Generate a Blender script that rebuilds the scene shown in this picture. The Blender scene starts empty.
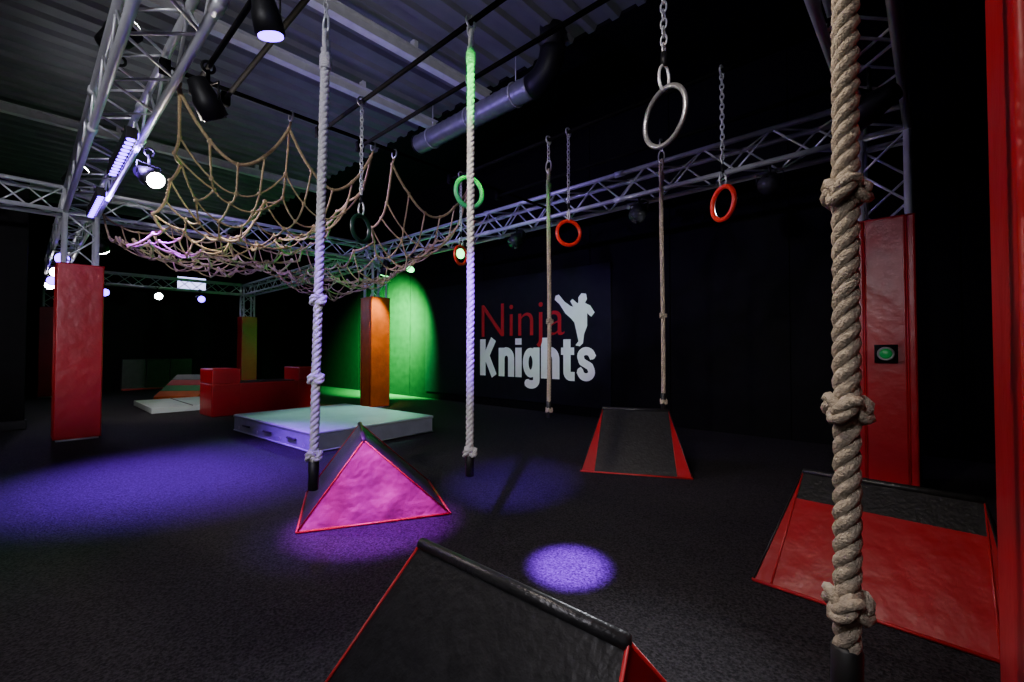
import bpy, math, random
import mathutils
from mathutils import Vector, Matrix
random.seed(7)
sc=bpy.context.scene
D=math.radians

# ---------------------------------------------------------------- materials
def mat(name,col,rough=.5,metal=0.,bump=0.,bscale=40.,var=0.,vscale=8.,emit=None,estr=0.,col2=None,spec=.5,coat=0.,bdist=.02,crough=.25):
    m=bpy.data.materials.new(name); m.use_nodes=True
    nt=m.node_tree; b=nt.nodes['Principled BSDF']
    b.inputs['Roughness'].default_value=rough; b.inputs['Metallic'].default_value=metal
    b.inputs['Base Color'].default_value=(*col,1)
    b.inputs['Specular IOR Level'].default_value=spec
    b.inputs['Coat Weight'].default_value=coat; b.inputs['Coat Roughness'].default_value=crough
    tc=nt.nodes.new('ShaderNodeTexCoord')
    if var>0 or col2:
        n=nt.nodes.new('ShaderNodeTexNoise'); n.inputs['Scale'].default_value=vscale; n.inputs['Detail'].default_value=4
        nt.links.new(tc.outputs['Object'],n.inputs['Vector'])
        r=nt.nodes.new('ShaderNodeValToRGB')
        c2=col2 if col2 else tuple(min(1,c*(1+var)) for c in col)
        c1=col if col2 else tuple(c*(1-var) for c in col)
        r.color_ramp.elements[0].position=.35; r.color_ramp.elements[0].color=(*c1,1)
        r.color_ramp.elements[1].position=.68; r.color_ramp.elements[1].color=(*c2,1)
        nt.links.new(n.outputs['Fac'],r.inputs['Fac']); nt.links.new(r.outputs['Color'],b.inputs['Base Color'])
    if bump>0:
        n2=nt.nodes.new('ShaderNodeTexNoise'); n2.inputs['Scale'].default_value=bscale; n2.inputs['Detail'].default_value=3
        nt.links.new(tc.outputs['Object'],n2.inputs['Vector'])
        bp=nt.nodes.new('ShaderNodeBump'); bp.inputs['Strength'].default_value=bump; bp.inputs['Distance'].default_value=bdist
        nt.links.new(n2.outputs['Fac'],bp.inputs['Height']); nt.links.new(bp.outputs['Normal'],b.inputs['Normal'])
    if emit:
        b.inputs['Emission Color'].default_value=(*emit,1); b.inputs['Emission Strength'].default_value=estr
    return m

M={}
M['floor']=mat('rubber_carpet',(.011,.010,.012),.85,bump=.5,bscale=110,col2=(.055,.050,.058),vscale=110,spec=.15)
M['wallblk']=mat('black_wall_paint',(.0035,.0035,.0038),.65,bump=.05,bscale=20,var=.3,spec=.08)
M['panel']=mat('black_sign_panel',(.006,.006,.010),.55,var=.2,spec=.12)
M['ceil']=mat('ceiling_metal_deck',(.15,.15,.165),.6,var=.15,vscale=2)
M['ceilblk']=mat('ceiling_black',(.004,.004,.005),.8,var=.2,spec=.1)
M['beam']=mat('painted_steel',(.6,.6,.62),.45,var=.1)
M['red']=mat('red_vinyl',(.40,.006,.014),.33,bump=.3,bscale=9,var=.12,vscale=3)
M['redvlit']=mat('red_vinyl_violetlit',(.50,.003,.17),.34,bump=.8,bscale=5,var=.4,vscale=6,spec=.9,bdist=.05)  # red vinyl with the purple stage light painted into its colour
M['redglit']=mat('red_vinyl_greenlit',(.60,.13,.012),.35,bump=.5,bscale=9,var=.2,vscale=5)  # red vinyl, orange glow of the green stage light painted in
M['redd']=mat('red_piping',(.5,.015,.02),.4,var=.1)
M['blk']=mat('black_vinyl',(.018,.018,.019),.36,bump=.35,bscale=60,var=.3,vscale=30,bdist=.008)
M['alu']=mat('aluminium_tube',(.75,.76,.80),.36,metal=.45,var=.05)
M['steel']=mat('galvanised_steel',(.65,.65,.67),.4,metal=.5,var=.1,vscale=30)
M['darksteel']=mat('brushed_steel',(.34,.34,.35),.3,metal=.75,var=.1,vscale=30)
M['blkmet']=mat('black_metal',(.006,.006,.007),.5,var=.2,spec=.3)
M['bar']=mat('matte_black_pipe',(.004,.004,.004),.75,var=.2,spec=.05)
M['rope']=mat('hemp_rope',(.50,.42,.31),.85,bump=.5,bscale=300,var=.25,vscale=120)
M['ropew']=mat('cotton_rope',(.68,.66,.63),.85,bump=.5,bscale=300,var=.15,vscale=120)
M['net']=mat('net_rope',(.48,.35,.19),.85,bump=.3,bscale=200,var=.2,vscale=80)
M['tape']=mat('black_tape',(.01,.01,.01),.5,var=.2)
M['ringred']=mat('ring_red',(.85,.03,.015),.35,var=.1)
M['ringglit']=mat('ring_grey_greenlit',(.06,.55,.2),.4,var=.1)  # grey ring, green beam painted into its colour
M['ringdark']=mat('ring_dark_greenlit',(.012,.06,.03),.35,var=.1)  # dark ring with a tint of the green light painted in
M['mat']=mat('crash_mat_vinyl',(.60,.70,.67),.4,bump=.2,bscale=6,var=.08,vscale=3)
M['matside']=mat('crash_mat_side',(.42,.45,.52),.5,bump=.2,bscale=8,var=.08)
M['white']=mat('white_print',(.88,.88,.88),.6,var=.03,spec=.2)
M['logored']=mat('red_print',(.42,.012,.018),.6,var=.03,spec=.2)
M['green']=mat('green_vinyl',(.015,.18,.035),.5,var=.1,spec=.2)
M['orange']=mat('orange_vinyl',(.5,.09,.01),.5,var=.1,spec=.2)
M['red2']=mat('matte_red_vinyl',(.35,.008,.01),.5,var=.1,spec=.2)
M['grey']=mat('grey_vinyl',(.05,.05,.053),.45,bump=.2,bscale=12,var=.15)
M['duct']=mat('duct_steel',(.24,.25,.27),.4,metal=.6,var=.1,vscale=12)
M['btn']=mat('green_button',(.01,.26,.05),.3,emit=(.02,1,.2),estr=.05,var=.05)
M['btnring']=mat('grey_ring_plastic',(.25,.25,.25),.3,var=.05)
def em(name,c,s): return mat(name,(.1,.1,.1),.4,emit=c,estr=s,var=.01)
M['lpur']=em('lens_violet',(.18,.04,1),14); M['lgrn']=em('lens_green',(.1,1,.25),8)
M['lwht']=em('lens_white',(1,.95,.95),60); M['scr']=em('screen_glow',(.5,.5,1),4)
M['loff']=mat('lens_dark',(.03,.03,.035),.1,var=.1)

# ---------------------------------------------------------------- mesh builder
class MB:
    def __init__(s): s.v=[];s.f=[];s.m=[];s.mats=[]
    def mi(s,k):
        if k not in s.mats: s.mats.append(k)
        return s.mats.index(k)
    def add(s,vs,fs,k):
        o=len(s.v); s.v+= [tuple(v) for v in vs]; i=s.mi(k)
        for f in fs: s.f.append(tuple(o+a for a in f)); s.m.append(i)
    def box(s,c,sz,k,R=None):
        c=Vector(c); vs=[]
        for x in(-.5,.5):
            for y in(-.5,.5):
                for z in(-.5,.5):
                    p=Vector((x*sz[0],y*sz[1],z*sz[2]))
                    if R is not None: p=R@p
                    vs.append(c+p)
        s.add(vs,[(0,1,3,2),(4,6,7,5),(0,4,5,1),(2,3,7,6),(0,2,6,4),(1,5,7,3)],k)
    def path(s,pts,r,k,n=8,closed=False,caps=True):
        pts=[Vector(p) for p in pts]; N=len(pts)
        if N<2: return
        T=[]
        for i in range(N):
            if closed: t=pts[(i+1)%N]-pts[i-1]
            else: t=pts[min(i+1,N-1)]-pts[max(i-1,0)]
            T.append(t.normalized() if t.length>1e-9 else Vector((0,0,1)))
        a=Vector((0,0,1)) if abs(T[0].z)<.9 else Vector((1,0,0))
        nrm=(a-T[0]*a.dot(T[0])).normalized(); vs=[]
        for i in range(N):
            nrm=(nrm-T[i]*nrm.dot(T[i]))
            nrm=nrm.normalized() if nrm.length>1e-6 else T[i].orthogonal().normalized()
            b=T[i].cross(nrm); rr=r[i] if isinstance(r,(list,tuple)) else r
            for j in range(n):
                t=2*math.pi*j/n; vs.append(pts[i]+(nrm*math.cos(t)+b*math.sin(t))*rr)
        fs=[]
        for i in range(N if closed else N-1):
            i2=(i+1)%N
            for j in range(n):
                j2=(j+1)%n; fs.append((i*n+j,i*n+j2,i2*n+j2,i2*n+j))
        if caps and not closed:
            fs.append(tuple(range(n-1,-1,-1))); fs.append(tuple((N-1)*n+j for j in range(n)))
        s.add(vs,fs,k)
    def tube(s,p,q,r,k,n=8): s.path([p,q],r,k,n)
    def torus(s,c,R,r,k,nrm=(0,1,0),n=32,m=10,sx=1.,sz=1.,up=(0,0,1)):
        nrm=Vector(nrm).normalized(); up=Vector(up); side=up.cross(nrm).normalized(); up=nrm.cross(side)
        s.path([Vector(c)+side*math.cos(2*math.pi*i/n)*R*sx+up*math.sin(2*math.pi*i/n)*R*sz for i in range(n)],r,k,m,closed=True)
    def obj(s,name,parent=None,smooth=True,bevel=0,loc=None,rotz=0):
        me=bpy.data.meshes.new(name); me.from_pydata(s.v,[],s.f); me.update()
        for k in s.mats: me.materials.append(M[k])
        for p,i in zip(me.polygons,s.m): p.material_index=i; p.use_smooth=smooth
        o=bpy.data.objects.new(name,me); sc.collection.objects.link(o)
        if parent: o.parent=parent
        if loc: o.location=loc
        o.rotation_euler[2]=rotz
        if bevel>0:
            b=o.modifiers.new('bevel','BEVEL'); b.width=bevel; b.segments=3; b.limit_method='ANGLE'
            w=o.modifiers.new('wn','WEIGHTED_NORMAL')
        return o
def empty(name,loc=(0,0,0),rotz=0):
    e=bpy.data.objects.new(name,None); e.location=loc; e.rotation_euler[2]=rotz; e.empty_display_size=.1
    sc.collection.objects.link(e); return e

# ---------------------------------------------------------------- room shell
def slab(name,c,sz,k,**kw):
    b=MB(); b.box((0,0,0),sz,k); return b.obj(name,smooth=False,loc=c,**kw)
XF,XR,YN,YB,ZC=-15.4,3.2,-4.,6.,4.6
slab('floor',((XF+XR)/2,(YN+YB)/2,-.05),(XR-XF,YB-YN,.1),'floor')
slab('wall_far',(XF-.05,(YN+YB)/2,ZC/2),(.1,YB-YN,ZC),'wallblk')
slab('wall_right',(XR+.05,(YN+YB)/2,ZC/2),(.1,YB-YN,ZC),'wallblk')
slab('wall_near',((XF+XR)/2,YN-.05,ZC/2),(XR-XF,.1,ZC),'wallblk')
b=MB(); x=XF
b.box(((XF+XR)/2,YB+.06,ZC/2),(XR-XF,.08,ZC),'wallblk')
edges=[-15.4,-13.2,-11,-8.7,-6.3,-3.9,-2.62,-1.2,.2,1.6,3.2]
for a,c in zip(edges[:-1],edges[1:]):
    b.box(((a+c)/2,YB+.01,ZC/2),(c-a-.012,.03,ZC),'wallblk')
b.obj('wall_back',smooth=False)
b=MB(); p=.3; X=XF
while X<XR:
    prof=[(X,ZC),(X+.03,ZC-.05),(X+.11,ZC-.05),(X+.14,ZC),(X+p,ZC)]
    for (x0,z0),(x1,z1) in zip(prof[:-1],prof[1:]):
        b.add([(x0,YN,z0),(x1,YN,z1),(x1,4.25,z1),(x0,4.25,z0)],[(0,1,2,3)],'ceil')
    X+=p
b.box(((XF+XR)/2,(4.25+YB)/2,ZC),(XR-XF,YB-4.25,.08),'ceilblk')  # ceiling is black from here to the back wall
b.box(((XF+XR)/2,(YN+YB)/2,ZC+.08),(XR-XF,YB-YN,.05),'ceilblk')
b.obj('ceiling',smooth=False)
for X in(-4.3,-5.45,-9.4,-13.4):
    b=MB(); L=4.2-YN; yc=(4.2+YN)/2
    b.box((X,yc,4.34),(.10,L,.012),'beam'); b.box((X,yc,4.46),(.10,L,.012),'beam'); b.box((X,yc,4.40),(.012,L,.12),'beam')
    for yy in (-3,-1,1,3): b.box((X,yy,4.51),(.08,.05,.1),'beam')
    b.obj('ceiling_beam',smooth=False)
for Y in(-.6,):
    b=MB(); b.box((-7,Y,4.3),(15.8,.06,.1),'blkmet'); 
    for X in(-12,-8,-4,0): b.tube((X,Y,4.3),(X,Y,4.62),.012,'blkmet',6)
    b.obj('ceiling_purlin',smooth=False)
# duct
b=MB()
def spiral(p,q,R):
    p=Vector(p);q=Vector(q);L=(q-p).length;n=int(L/.025);pts=[];rr=[]
    for i in range(n+1):
        pts.append(p.lerp(q,i/n)); rr.append(R+(.006 if i%5==0 else 0))
    b.path(pts,rr,'duct',24)
dz=4.06
spiral((-5.5,3.95,dz),(-3.35,3.95,dz),.13)
pts=[(-3.35+.3*math.sin(t),3.95,dz+.3*(1-math.cos(t))) for t in [i*math.pi/2/8 for i in range(9)]]
b.path(pts,.14,'blkmet',24)
b.tube((-3.05,3.95,dz+.3),(-3.05,3.95,4.62),.14,'blkmet',24)
b.tube((-5.52,3.95,dz),(-5.5,3.95,dz),.15,'blkmet',24)
for X in(-5.2,-4.4,-3.6):
    b.torus((X,3.95,dz),.14,.008,'steel',nrm=(1,0,0),n=24,m=6); b.tube((X,3.95,dz+.14),(X,3.95,4.6),.006,'steel',6)
b.obj('ventilation_duct')
b=MB(); b.box((-8.75,-1.0,1.65),(.12,2.1,3.3),'wallblk'); b.box((-8.75,-1.0,.06),(.16,2.14,.12),'blkmet'); b.obj('partition_screen',smooth=False,bevel=.01)

# ---------------------------------------------------------------- trusses
W=.27
def truss(b,p,q,w=W,step=.3,cr=.024,dr=.009):
    p=Vector(p);q=Vector(q);t=(q-p).normalized();L=(q-p).length
    u=Vector((0,0,1)) if abs(t.z)<.5 else Vector((1,0,0))
    s=t.cross(u).normalized(); u=s.cross(t).normalized()
    C=[(s*a+u*c)*w/2 for a,c in((-1,-1),(1,-1),(1,1),(-1,1))]
    for c in C: b.tube(p+c,q+c,cr,'alu',10)
    n=max(1,round(L/step)); n+=n%2
    for k in range(4):
        c0,c1=C[k],C[(k+1)%4]
        for i in range(n):
            a=p+t*L*i/n; e=p+t*L*(i+1)/n
            if (i+k)%2: b.tube(a+c0,e+c1,dr,'alu',6)
            else: b.tube(a+c1,e+c0,dr,'alu',6)
        for e in (p,q): b.tube(e+c0,e+c1,dr*1.3,'alu',6)
    m=int(L//2)
    for i in range(1,m):
        for c in C: b.tube(p+t*(2*i-.05)+c,p+t*(2*i+.05)+c,cr*1.3,'alu',10)
ZT=2.75
XA,XB,XC=-.25,-7.38,-14.4; Y0,Y1=.46,4.4
b=MB()
h=W/2+.02
for y in(Y0,Y1):
    truss(b,(XA-h,y,ZT),(XB+h,y,ZT)); truss(b,(XB-h,y,ZT),(XC+h,y,ZT))
for x in(XA,XB,XC): truss(b,(x,Y0+h,ZT),(x,Y1-h,ZT))
truss(b,(XA,Y0-h,ZT),(XA,-3.6,ZT)); truss(b,(XB,Y0-h,ZT),(XB,-3.6,ZT))
for x in(XA,XB,XC):
    for y in(Y0,Y1):
        for dx in(-1,1):
            for dy in(-1,1):
                b.tube((x+dx*W/2,y+dy*W/2,ZT-h),(x+dx*W/2,y+dy*W/2,ZT+h),.024,'alu',10)
        for z in(-W/2,W/2):
            for a,c,e,f in((-1,-1,1,-1),(1,-1,1,1),(1,1,-1,1),(-1,1,-1,-1)):
                b.tube((x+a*W/2,y+c*W/2,ZT+z),(x+e*W/2,y+f*W/2,ZT+z),.022,'alu',8)
b.obj('overhead_truss_frame')
def column(x,y,w=.38,H=2.0,zt=ZT-h-.0,k='red'):
    e=empty('padded_truss_column',(x,y,0))
    b=MB(); truss(b,(0,0,.03),(0,0,zt),step=.28); b.box((0,0,.015),(.36,.36,.03),'alu'); b.obj('truss_leg',e)
    b=MB(); t=.05
    for a,(dx,dy) in enumerate(((1,0),(-1,0),(0,1),(0,-1))):
        sz=(t,w,H-.04) if dx else (w-2*t-.004,t,H-.04)
        b.box((dx*(w/2-t/2),dy*(w/2-t/2),H/2+.01),sz,k)
    o=b.obj('foam_pads',e,smooth=False,bevel=.014)
    b=MB()
    for dx in(-1,1):
        for dy in(-1,1): b.tube((dx*(w/2-t),dy*(w/2+.001),.03),(dx*(w/2-t),dy*(w/2+.001),H-.02),.004,'redd',6)
    for z in(.03,H-.02):
        b.path([(-w/2,-w/2,z),(w/2,-w/2,z),(w/2,w/2,z),(-w/2,w/2,z)],.005,'redd',6,closed=True)
    b.obj('pad_piping',e)
    return e
c_r=column(XA,Y1,.34)
column(XB,Y0,.40,2.03); column(XB-.1,Y1,.38,k='redglit'); column(XC,Y0,.4); column(XC,Y1,.4)
column(.285,1.1,.4)
b=MB(); yy=-.17
b.box((-.0,yy-.012,1.0),(.13,.03,.13),'blkmet')
b.torus((0,yy-.03,1.0),.042,.008,'btnring',nrm=(0,1,0),n=28,m=8)
b.path([(0,yy-.02,1.0),(0,yy-.038,1.0),(0,yy-.045,1.0)],[.036,.036,.025],'btn',24)
o=b.obj('push_button',c_r)

for nm,p,q in(('rig_bar',(XA-.1,1.52,2.68),(-3.4,1.52,2.68)),('rig_bar',(XA-.1,2.80,2.68),(-3.4,2.80,2.68)),
            ('rig_bar',(XA-.1,3.45,2.68),(-3.4,3.45,2.68)),('rig_bar',(XA-.1,.89,2.68),(-3.4,.89,2.68)),('rig_bar',(XA-.1,1.85,2.68),(-3.4,1.85,2.68)),
            ('rig_bar',(XA-.1,.72,2.68),(-3.4,.72,2.68)),('rig_bar',(-3.35,Y0+.1,2.72),(-3.35,Y1-.1,2.72))):
    b=MB(); b.tube(p,q,.014,'bar',12)
    for e in(p,q): b.box(e,(.05,.05,.08),'bar')
    b.obj(nm)

# ---------------------------------------------------------------- ropes
def twisted(b,pts,R,k,pitch=.075,n=7,strands=3):
    pts=[Vector(p) for p in pts]
    seg=[0]
    for a,c in zip(pts[:-1],pts[1:]): seg.append(seg[-1]+(c-a).length)
    L=seg[-1]; N=max(8,int(L/pitch*10)); P=[]; j=0
    for i in range(N+1):
        d=L*i/N
        while j<len(seg)-2 and seg[j+1]<d: j+=1
        t=(d-seg[j])/max(1e-9,seg[j+1]-seg[j]); P.append(pts[j].lerp(pts[j+1],t))
    T=[(P[min(i+1,N)]-P[max(i-1,0)]).normalized() for i in range(N+1)]
    nr=T[0].orthogonal().normalized(); F=[]
    for i in range(N+1):
        nr=(nr-T[i]*nr.dot(T[i])).normalized(); F.append((nr.copy(),T[i].cross(nr)))
    for s in range(strands):
        q=[]
        for i in range(N+1):
            a=2*math.pi*(L*i/N/pitch+s/strands)
            q.append(P[i]+(F[i][0]*math.cos(a)+F[i][1]*math.sin(a))*R*.5)
        b.path(q,R*.54,k,n)
def knot(b,c,R,k):
    pts=[]
    for i in range(61):
        t=2*math.pi*i/60
        x=math.sin(t)+2*math.sin(2*t); y=math.cos(t)-2*math.cos(2*t); z=-math.sin(3*t)
        pts.append(Vector(c)+Vector((x*R*.42,y*R*.42,z*R*.70)))
    twisted(b,pts,R*.80,k,pitch=R*4.2,n=6)
def chain(b,p,q,k='steel',link=.04,r=.0035):
    p=Vector(p);q=Vector(q);L=(q-p).length;n=max(1,int(L/(link*.72)));t=(q-p).normalized()
    for i in range(n):
        c=p+t*L*(i+.5)/n; nn=(1,0,0) if i%2 else (0,1,0)
        b.torus(c,link/2,r,k,nrm=nn,n=12,m=6,sx=.55,sz=1.0)
def carabiner(b,c,k='steel',s=.05,nrm=(0,1,0)):
    b.torus(c,s,.0055,k,nrm=nrm,n=20,m=8,sx=.5,sz=1.0)
def climb_rope(x,y,ztop,zbot,knots,R=.02,zbar=2.66,lean=0.,k='rope'):
    e=empty('knotted_climbing_rope',(x,y,0))
    def c(z): 
        f=(ztop-z)/(ztop-zbot)*lean
        return Vector((.734*f+.003*math.sin(z*3+x),.679*f+.003*math.cos(z*2.3+y),z))
    b=MB(); pts=[c(zbot+.12+(ztop-.08-zbot-.12)*i/40) for i in range(41)]
    twisted(b,pts,R,k,pitch=R*4)
    b.torus((0,0,ztop-.05),.045,R*.55,k,nrm=(.6,.8,0),n=20,m=8,sx=.55)
    for z in knots: knot(b,c(z),R,k)
    for i in range(5): b.torus((0,0,ztop-.12-.012*i),R*1.0,.006,k,nrm=(0,0,1),up=(1,0,0),n=16,m=6)
    b.obj('laid_rope',e)
    b=MB()
    b.path([c(z) for z in (zbot,zbot+.005,zbot+.125,zbot+.13)],[R*.7,R*1.08,R*1.1,R*.8],'tape',14); b.obj('taped_end',e)
    b=MB(); carabiner(b,(0,0,ztop+.02)); 
    if zbar-ztop>.1: chain(b,(0,0,zbar),(0,0,ztop+.06))
    b.torus((0,0,zbar+.02),.03,.006,'steel',nrm=(1,0,0),n=18,m=6)
    b.obj('hanger',e)
climb_rope(-1.94,.89,2.43,.42,(1.24,.90,.57),lean=-.035,k='ropew')
climb_rope(-1.69,1.52,2.64,.40,(.52,),k='ropew')
climb_rope(-.076,.90,2.60,.44,(.63,.93,1.27),lean=-.045,R=.0190)
climb_rope(-2.20,2.80,2.45,.50,(.56,1.25,),R=.017)
climb_rope(-1.57,3.45,2.55,.56,(.62,1.3),R=.017)

def ring(x,y,zc,k,yaw,R=.10,r=.014):
    e=empty('gymnastic_ring',(x,y,0))
    b=MB(); n=(math.cos(yaw),math.sin(yaw),0)
    b.torus((0,0,zc),R-r,r,k,nrm=n,n=40,m=12); b.obj('ring_hoop',e)
    b=MB(); n2=(math.cos(yaw+math.pi/2),math.sin(yaw+math.pi/2),0)
    carabiner(b,(0,0,zc+R+.03),s=.045,nrm=n2)
    b.tube((0,0,zc+R+.07),(0,0,zc+R+.12),.011,'blkmet',10)
    chain(b,(0,0,2.66),(0,0,zc+R+.12)); b.torus((0,0,2.68),.03,.006,'steel',nrm=(1,0,0),n=18,m=6)
    b.obj('chain',e)
CY=D(-47)
ring(-2.01,2.80,1.91,'ringred',CY+.2,R=.105)
ring(-.898,2.80,1.89,'ringred',CY-1.35,R=.110)
ring(-.68,1.52,1.84,'darksteel',CY-.25-.90,R=.108,r=.009)
ring(-2.07,1.85,1.99,'ringglit',CY+.6,R=.105)
ring(-2.77,1.52,1.83,'ringdark',CY+1.2)
ring(-3.25,2.80,1.92,'ringred',CY+1.0)

# ---------------------------------------------------------------- cargo net
def net(y0,y1,nv,clips,depth,rnd,nu=17):
    random.seed(rnd)
    b=MB()
    x0,x1=-3.38,-7.15
    ncl=clips
    J={}
    for i in range(nu+1):
        for j in range(nv+1):
            u=i/nu; v=j/nv; s=math.sin(math.pi*u)
            ph=(v*ncl)%1; sc_=math.sin(math.pi*ph)
            z=2.62-.36*sc_*math.exp(-u*5)-.14*sc_*math.exp(-(1-u)*6)
            z-=depth*s**.45 if s>0 else 0
            z-=.14*math.sin(math.pi*v)*s; z+=.07*math.sin(u*11+v*5)*s
            k=min(1,s*2)
            jx=random.uniform(-.08,.08)*k; jy=random.uniform(-.06,.06)*k; jz=random.uniform(-.07,.07)*k
            yy=y0+(y1-y0)*v; ym=(y0+y1)/2; yy=ym+(yy-ym)*(1-.10*s)
            J[i,j]=Vector((x0+(x1-x0)*(u**1.15)+jx, yy+jy+.06*math.sin(u*9+v*4)*k, z+jz))
    def seg(a,c,r,k,sag=.02):
        pts=[]
        for t in(0,.25,.5,.75,1):
            q=a.lerp(c,t); q.z-=sag*4*t*(1-t); pts.append(q)
        b.path(pts,r,k,6,caps=False)
    for i in range(nu+1):
        for j in range(nv+1):
            if i<nu: seg(J[i,j],J[i+1,j],.010 if j in(0,nv) else .0065,'net')
            if j<nv: seg(J[i,j],J[i,j+1],.011 if i in(0,nu) else .0065,'net')
            c=J[i,j]; b.path([c+Vector((0,0,-.016)),c+Vector((0,0,-.009)),c+Vector((0,0,.009)),c+Vector((0,0,.016))],[.006,.014,.014,.006],'net',6)
    for j in range(nv+1):
        for i,xx in((0,-3.35),(nu,XB+.11)):
            if abs((j/nv*ncl)-round(j/nv*ncl))<.5*ncl/nv-.01:
                c=J[i,j]; b.tube(c,(xx,c.y,2.66),.008,'net',6); b.torus((xx,c.y,2.70),.035,.006,'steel',nrm=(0,1,0),n=16,m=6)
    b.obj('cargo_net')
net(.64,1.94,8,2,.60,3,nu=20)
net(2.14,3.0,5,1,.72,5,nu=20)

# ---------------------------------------------------------------- wedge blocks
def wedge(c,yaw,rl,bl,dep,hh,style=0,red='red',ro=0.):
    e=empty('foam_step_wedge',(c[0],c[1],0),yaw)
    b=MB(); il=rl+ (bl-rl)*.3
    R=[Vector((-rl/2,ro,hh)),Vector((rl/2,ro,hh))]
    for s in(-1,1):
        y=s*dep/2
        P=[Vector((-bl/2,y,0)),Vector((-il/2,y,0)),Vector((il/2,y,0)),Vector((bl/2,y,0))]
        def lerpface(a0,a1,c0,c1,k,t0=0,t1=1):
            vs=[];
            for t in(t0,t1): vs+= [c0.lerp(a0,t),c1.lerp(a1,t)]
            f=(0,1,3,2) if s<0 else (2,3,1,0)
            b.add(vs,[f],k)
        if style==0: lerpface(R[0],R[1],P[1],P[2],'blk')
        elif style==2: lerpface(R[0],R[1],P[0],P[3],'blk')
        else:
            lerpface(R[0],R[1],P[1],P[2],red,0,.74); lerpface(R[0],R[1],P[1],P[2],'blk',.74,1)
        if style!=2:
            for a0,c0,c1 in((R[0],P[0],P[1]),(R[1],P[2],P[3])):
                b.add([a0,c0,c1],[(1,2,0) if s<0 else (2,1,0)],red)
    for sx in(-1,1):
        b.add([(sx*rl/2,ro,hh),(sx*bl/2,-dep/2,0),(sx*bl/2,dep/2,0)],[(0,1,2) if sx<0 else (0,2,1)],red)
    b.add([(-bl/2,-dep/2,0.002),(bl/2,-dep/2,.002),(bl/2,dep/2,.002),(-bl/2,dep/2,.002)],[(3,2,1,0)],'blk')
    b.obj('wedge_body',e,smooth=False)
    b=MB()
    rr=.012
    b.path([(-rl/2-.005,ro,hh-.004),(-rl/2,ro,hh-.004),(rl/2,ro,hh-.004),(rl/2+.005,ro,hh-.004)],[rr*.3,rr*1.3,rr*1.3,rr*.3],'blk',12)
    for s in(-1,1):
        for sx in(-1,1):
            if style!=2: b.tube((sx*rl/2,ro,hh),(sx*il/2,s*dep/2,.006),.004,'redd',6)
            b.tube((sx*rl/2,ro,hh),(sx*bl/2,s*dep/2,.008),.004,'redd' if style==2 else 'blk' ,6)
        b.tube((-bl/2,s*dep/2,.008),(bl/2,s*dep/2,.008),.007,'redd',6)
    for sx in(-1,1): b.tube((sx*bl/2,-dep/2,.008),(sx*bl/2,dep/2,.008),.007,'redd',6)
    b.obj('seams',e)
wedge((-2.76,1.62),math.atan2(-.45,.89),.68,.76,.87,.49,style=2,red='redvlit',ro=-.08)
wedge((-.72,.75),0,.62,.80,.86,.5,style=2)
wedge((-1.97,3.75),D(27),.57,.88,.72,.5)
wedge((-.17,2.62),D(-3),.62,.82,.84,.43,style=1)

# ---------------------------------------------------------------- mats and blocks
e=empty('crash_mat',(-5.6,2.70,0),D(3))
b=MB(); b.box((0,0,.10),(2.05,1.55,.18),'matside'); b.box((0,0,.195),(2.07,1.57,.035),'mat'); b.obj('mat_body',e,smooth=False,bevel=.02)
b=MB()
for z in(.015,.185): b.path([(-1.02,-.775,z),(1.02,-.775,z),(1.02,.775,z),(-1.02,.775,z)],.009,'mat',6,closed=True)
for x in(-.6,0,.6):
    for s in(-1,1): b.path([(x-.1,s*.785,.1),(x-.08,s*.795,.105),(x+.08,s*.795,.105),(x+.1,s*.785,.1)],.012,'grey',6)
for x in(-.85,-.3,.3,.85):
    b.torus((x,-.777,.06),.018,.004,'steel',nrm=(0,1,0),n=14,m=5)
b.obj('mat_handles',e)

e=empty('vault_block',(-8.45,2.8,0),D(2))
b=MB(); b.box((0,0,.25),(.6,1.62,.5),'red')
b.box((0,-.61,.62),(.6,.4,.24),'red'); b.box((0,.66,.62),(.6,.3,.24),'red')
b.obj('foam_blocks',e,smooth=False,bevel=.02)
b=MB(); b.box((0,.03,.508),(.5,.86,.02),'blk'); b.obj('grip_top',e,smooth=False)
b=MB()
for y in(-.41,.51): b.tube((.302,y,.02),(.302,y,.5),.005,'redd',6)
b.tube((.302,-.8,.5),(.302,.8,.5),.005,'redd',6); b.obj('seams',e)

b=MB(); b.box((-10.1,2.0,.05),(1.7,1.1,.09),'mat'); b.box((-10.1,2.0,.1),(1.72,.02,.012),'grey'); b.obj('landing_mat',smooth=False,bevel=.015)
e=empty('striped_wedge_mat',(-11.8,2.45,0),D(50))
b=MB(); cols=['orange','green','red2','grey']
for i,k in enumerate(cols):
    t0,t1=i/4,(i+1)/4-.01
    y0,y1=-.4+.8*t0,-.4+.8*t1; z0,z1=.08+.42*t0,.08+.42*t1; w2=.42
    b.add([(-w2,y0,0),(w2,y0,0),(w2,y1,0),(-w2,y1,0),(-w2,y0,z0),(w2,y0,z0),(w2,y1,z1),(-w2,y1,z1)],
      [(0,3,2,1),(4,5,6,7),(0,1,5,4),(1,2,6,5),(2,3,7,6),(3,0,4,7)],k)
b.obj('stripes',e,smooth=False,bevel=.008)
e=empty('folded_gym_mat',(-15.2,2.5,0))
R=Matrix.Rotation(D(8),3,'Y')
b=MB()
for i in range(3): b.box((.0,-.5+i*.5,.41),(.1,.49,.8),'grey',R)
b.box((.06,0,.03),(.16,1.5,.04),'redd')
b.obj('panels',e,smooth=False,bevel=.015)

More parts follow.
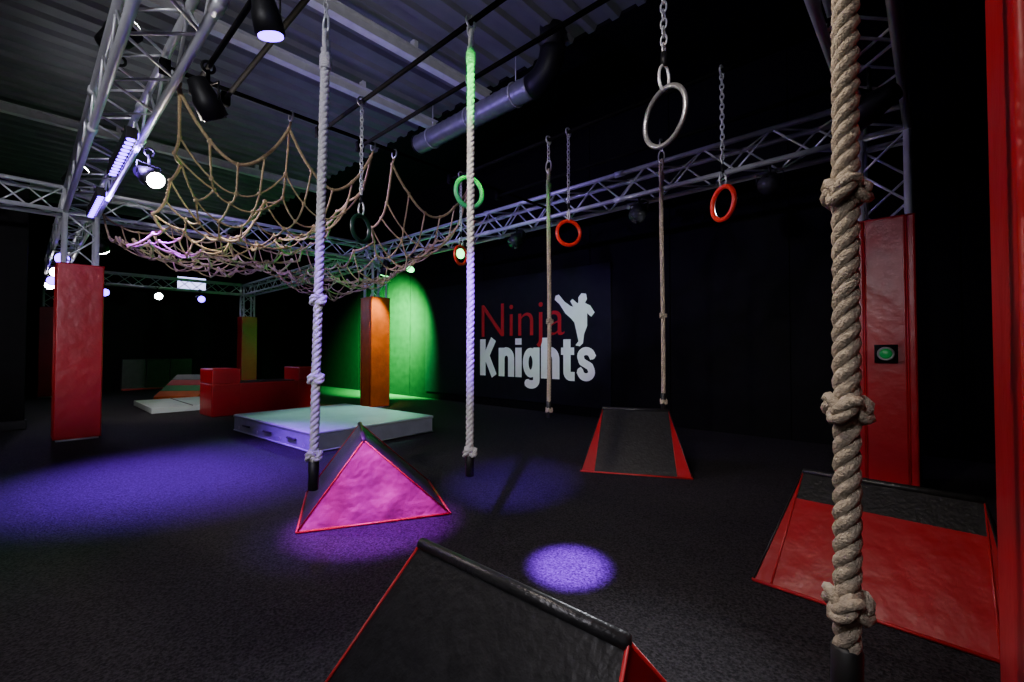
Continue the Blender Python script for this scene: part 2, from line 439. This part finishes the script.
# ---------------------------------------------------------------- sign
e=empty('logo_sign',(0,YB-.02,0))
b=MB(); b.box((-5.8,0.0,1.25),(4.56,.03,2.2),'panel')
b.obj('panel',e,smooth=False,bevel=.004)
def text(s,x0,x1,zb,cap,k,off):
    cu=bpy.data.curves.new(s.lower(),'FONT'); cu.body=s; cu.size=1; cu.extrude=.004; cu.offset=off; cu.space_character=1.0+max(0,off)*2.4
    cu.materials.append(M[k]); o=bpy.data.objects.new(s.lower()+'_lettering',cu); sc.collection.objects.link(o)
    bpy.context.view_layer.update()
    me=o.to_mesh(); xs=[v.co.x for v in me.vertices]
    mnx,mxx=min(xs),max(xs); o.to_mesh_clear()
    capu=.70+off
    sx=(x1-x0)/(mxx-mnx); sy=cap/capu
    o.parent=e; o.rotation_euler=(D(90),0,0); o.scale=(sx,sy,1); o.location=(x0-mnx*sx,-.022,zb)
    return o
text('Ninja',-6.30,-4.36,1.28,.62,'logored',-.010)
def arc(cx,cy,rx,ry,a0,a1,n=10): return [(cx+rx*math.cos(D(a0+(a1-a0)*i/n)),cy+ry*math.sin(D(a0+(a1-a0)*i/n))) for i in range(n+1)]
S=.22
GL={'K':(.68,[([(.1,0),(.1,1)],S),([(.16,.40),(.53,1)],S*.98),([(.24,.58),(.56,0)],S*.98)]),
'n':(.56,[([(.1,0),(.1,.76)],S),([(.1,.48)]+arc(.28,.48,.175,.185,150,0)+[(.455,0)],S)]),
'i':(.20,[([(.1,0),(.1,.76)],S),([(.1,.84),(.1,1)],S)]),
'g':(.56,[(arc(.26,.38,.165,.28,0,360,20),.19),([(.455,.76),(.455,-.05)]+arc(.28,-.06,.175,.11,0,-150,8),S*.95)]),
'h':(.56,[([(.1,0),(.1,1)],S),([(.1,.48)]+arc(.28,.48,.175,.185,150,0)+[(.455,0)],S)]),
't':(.40,[([(.17,.95),(.17,.2)]+arc(.27,.18,.10,.10,180,270,5)+[(.39,.08)],S*.95),([(0,.67),(.38,.67)],.17)]),
's':(.50,[([(.45,.52)]+arc(.26,.55,.16,.125,10,180,8)+[(.14,.43),(.36,.32)]+arc(.25,.20,.155,.125,20,-180,9)+[(.045,.24)],.18)])}
tot=sum(GL[c][0] for c in 'Knights')+.055*6
xa,xb,zb,cap=-6.34,-3.79,.56,.68; sx=(xb-xa)/tot
b=MB(); cx=0; layer=0
for ch in 'Knights':
    w_,strokes=GL[ch]; layer=0
    for pts,wd in strokes:
        yl=-.020-.0025*layer; layer+=1
        L=[Vector((cx+p[0],p[1])) for p in pts]; N=len(L)
        for i in range(N-1):
            t=(L[i+1]-L[i]).normalized(); nn=Vector((-t.y,t.x))*wd/2
            yi=yl-.00005*(i%7)
            q=[L[i]+nn,L[i]-nn,L[i+1]-nn,L[i+1]+nn]
            vs=[(xa+a.x*sx,yi,zb+a.y*cap) for a in q]
            b.add(vs,[(0,1,2,3)],'white')
            if i>0:
                vs=[(xa+(L[i].x+wd/2*math.cos(D(a)))*sx,yi-.0004,zb+(L[i].y+wd/2*math.sin(D(a)))*cap) for a in range(0,360,24)]
                b.add(vs,[tuple(range(15))],'white')
    cx+=w_+.055
b.obj('knights_lettering',e,smooth=False)
poly=[(557,293),(560,292),(566,300),(572,305),(575,306),(572,300),(574,298),(579,303),(580,302),(580,297),(583,293),(587,294),(588,299),(586,303),(591,306),(595,313),(592,317),(588,313),(588,320),(588,326),(585,334),(584,343),(581,346),(577,345),(580,341),(578,331),(576,322),(573,318),(567,312),(561,302),(556,297)]
P=[(-4.54+(px-557)/38*.74,1.11+(345-py)/53*.83) for px,py in poly]
b=MB(); n=len(P)
tri=mathutils.geometry.tessellate_polygon([[Vector((x,z,0)) for x,z in P]])
vs=[(x,-.022,z) for x,z in P]+[(x,-.014,z) for x,z in P]
b.add(vs,[tuple(t) for t in tri]+[(i,(i+1)%n,n+(i+1)%n,n+i) for i in range(n)],'white')
b.obj('kicking_figure_print',e,smooth=False)

# ---------------------------------------------------------------- stage lights
def spot(e,off,d,col,E,size,blend,rad=.03):
    li=bpy.data.lights.new('beam','SPOT'); li.energy=E; li.color=col; li.spot_size=D(size); li.spot_blend=blend; li.shadow_soft_size=rad
    o=bpy.data.objects.new('beam',li); sc.collection.objects.link(o); o.parent=e
    o.location=off; o.rotation_euler=Vector(d).to_track_quat('-Z','Y').to_euler()
def par(loc,target,col=(1,1,1),E=0,size=30,blend=.4,lens='loff',s=1.,hang=None,rad=.03,name='stage_light'):
    loc=Vector(loc); d=(Vector(target)-loc).normalized()
    e=empty(name,loc)
    q=d.to_track_quat('-Z','Y'); R=q.to_matrix()
    b=MB(); Lc=.2*s
    def w(pts): return [R@Vector(p) for p in pts]
    b.path(w([(0,0,Lc*.75),(0,0,Lc*.7),(0,0,Lc*.25),(0,0,Lc*.1),(0,0,-Lc*.45),(0,0,-Lc*.47),(0,0,-Lc*.38)]),[.03*s,.055*s,.07*s,.082*s,.085*s,.075*s,.072*s],'blkmet',20)
    b.obj('housing',e)
    b=MB(); b.path(w([(0,0,-Lc*.36),(0,0,-Lc*.52)]),[.07*s,.07*s],lens,20)
    b.obj('lens',e)
    b=MB(); up=(hang if hang else ZT-W/2-.02)-loc.z
    sx=R@Vector((1,0,0)); sx.z=0; sx.normalize()
    a=.1*s
    top=up*.55
    b.path([sx*a,sx*a+Vector((0,0,top)),-sx*a+Vector((0,0,top)),-sx*a],.007*s,'blkmet',6)
    b.tube((0,0,top),(0,0,up),.012,'blkmet',8)
    b.torus((0,0,up+.02*(1 if up>0 else -1)),.032,.009,'blkmet',nrm=(1,0,0),n=16,m=6)
    b.obj('yoke',e)
    if E>0: spot(e,d*(Lc*.55+.015),d,col,E,size,blend,rad)
    return e
V=(.26,.015,1.0); G=(.03,1,.12); WW=(1,.86,.68); WH=(.9,.93,1)
par((-2.15,.72,2.50),(-2.43,1.38,.18),(.50,.01,1),1500,25,.7,'lpur',s=.75,hang=2.66)
par((-.45,.46,2.42),(-1.28,1.78,0),V,13000,9,.8,'lpur')
par((-1.3,.46,2.42),(-1.96,.90,1.1),(.20,.01,1.0),260,26,1.,'lpur')
par((-.95,.42,2.42),(-1.69,1.52,1.2),(.20,.01,1.0),1300,20,1.,'lpur')
par((-8.5,4.45,2.42),(-9.2,6,1.45),G,42000,98,1.,'lgrn',rad=.1)
par((-6.9,4.25,2.42),(-7.4,4.3,1.2),(1,.85,.15),170,50,.8,'lgrn')
par((-1.15,.70,2.50),(-1.74,1.50,2.34),G,240,26,.8,'lgrn',s=.7,hang=2.66)
par((-4.9,4.3,2.42),(-4.7,2.8,2.0),G,330,50,.7,'lgrn')
par((-6.2,4.3,2.42),(-5.5,2.7,0),(.45,1,.85),200,50,.7,'lgrn')
par((-4.6,.68,2.42),(-3.2,1.3,1.6),WW,110,120,.8,'lwht',s=.9)
par((-8.1,.70,2.42),(-9.5,2.0,.3),WW,65,90,.9,'lwht',s=.9)
par((XA,3.3,2.42),(-5.0,6,1.2),WH,480,28,.6)
par((-.9,.40,2.42),(-.3,1.9,.6),WW,70,90,.8)
par((-1.5,.36,2.42),(-1.7,3.4,1.0),WW,80,50,.8)
par((-3.09,.72,2.47),(-3.4,1.5,1.2),hang=2.66,s=.9)
par((-3.9,4.3,2.45),(-4,2.5,.6)); par((-2.2,4.3,2.45),(-2.2,2.5,.6)); par((-1.0,4.3,2.45),(-.7,1.0,.4),WH,400,30,.8)
for X,Y,l in((-9.5,.4,'lpur'),(-11.2,.4,'lwht'),(-12.6,.4,'lpur'),(-13.5,.4,'lwht'),(-14.2,1.3,'lpur'),(-14.2,2.3,'lwht'),(-14.2,3.2,'lpur')):
    par((X,Y,2.40),(X+4,Y-.2+(.6 if Y>1 else 0),1.6),(.4,.25,1),14,50,.8,l,s=1.15)
# uplights standing on the truss
par((-3.8,.4,3.05),(-4.2,1.4,4.6),WH,15,130,.9,'lwht',hang=2.9)
par((-7.2,.4,3.05),(-7.4,1.4,4.6),WH,15,130,.9,'lwht',hang=2.9)
# added fill lamps on the rear truss arms, out of view, to brighten the hall
par((XA,-2.6,2.42),(-3.6,4.4,2.9),(.92,.92,1),360,75,.8,'lwht',rad=.12)
par((XA,-1.6,2.42),(-7.2,.6,1.9),(.92,.88,1),800,34,.8,'lwht',rad=.12)
par((XA,-1.0,2.42),(-1.5,1.2,.0),(.92,.88,1),90,75,.9,'lwht',rad=.12)
par((XB+.0,-2.2,2.42),(-14.4,.6,1.1),(1,.9,.85),420,24,.9,'lwht',rad=.12)
# led bars
def led(X):
    e=empty('led_light_bar',(X,.50,2.53))
    b=MB(); b.box((0,0,0),(1.0,.07,.07),'blkmet')
    for x in(-.4,.4): b.box((x,.0,.05),(.03,.06,.05),'blkmet')
    b.obj('bar_housing',e,smooth=False,bevel=.006)
    b=MB()
    for i in range(12):
        x=-.46+i*.0836; b.path([(x,.0,-.034),(x,0,-.042)],[.026,.022],'lpur',12); b.path([(x,.034,0),(x,.042,0)],[.024,.02],'lpur',12)
    b.obj('led_lenses',e)
    return e
e=led(-4.55)
spot(e,(-.1,0,-.06),(.02,.20,-1),(.24,.008,1),2600,66,1.,.1)
spot(e,(0,.06,.0),(.0,.5,.0),(.35,.2,1),250,150,1.,.05)
e=led(-6.3)
spot(e,(0,.06,.0),(.2,.5,.12),(.35,.2,1),160,150,1.,.05)
for y in(3.25,):
    e=empty('wall_monitor',(-15.3,y,2.9))
    b=MB(); b.box((-.03,0,0),(.06,.72,.42),'blkmet'); b.obj('frame',e,smooth=False,bevel=.008)
    b=MB(); b.box((.003,0,0),(.006,.66,.36),'scr'); b.obj('display',e,smooth=False)

# ---------------------------------------------------------------- world + camera
w=bpy.data.worlds.new('dark_hall'); sc.world=w; w.use_nodes=True
w.node_tree.nodes['Background'].inputs[0].default_value=(.5,.5,.7,1); w.node_tree.nodes['Background'].inputs[1].default_value=.01
cam=bpy.data.cameras.new('camera'); cam.lens=16; cam.sensor_width=36; cam.clip_start=.02
co=bpy.data.objects.new('camera',cam); sc.collection.objects.link(co); sc.camera=co
co.location=(0,0,1.02); co.rotation_euler=(D(91.25),0,D(42.8))
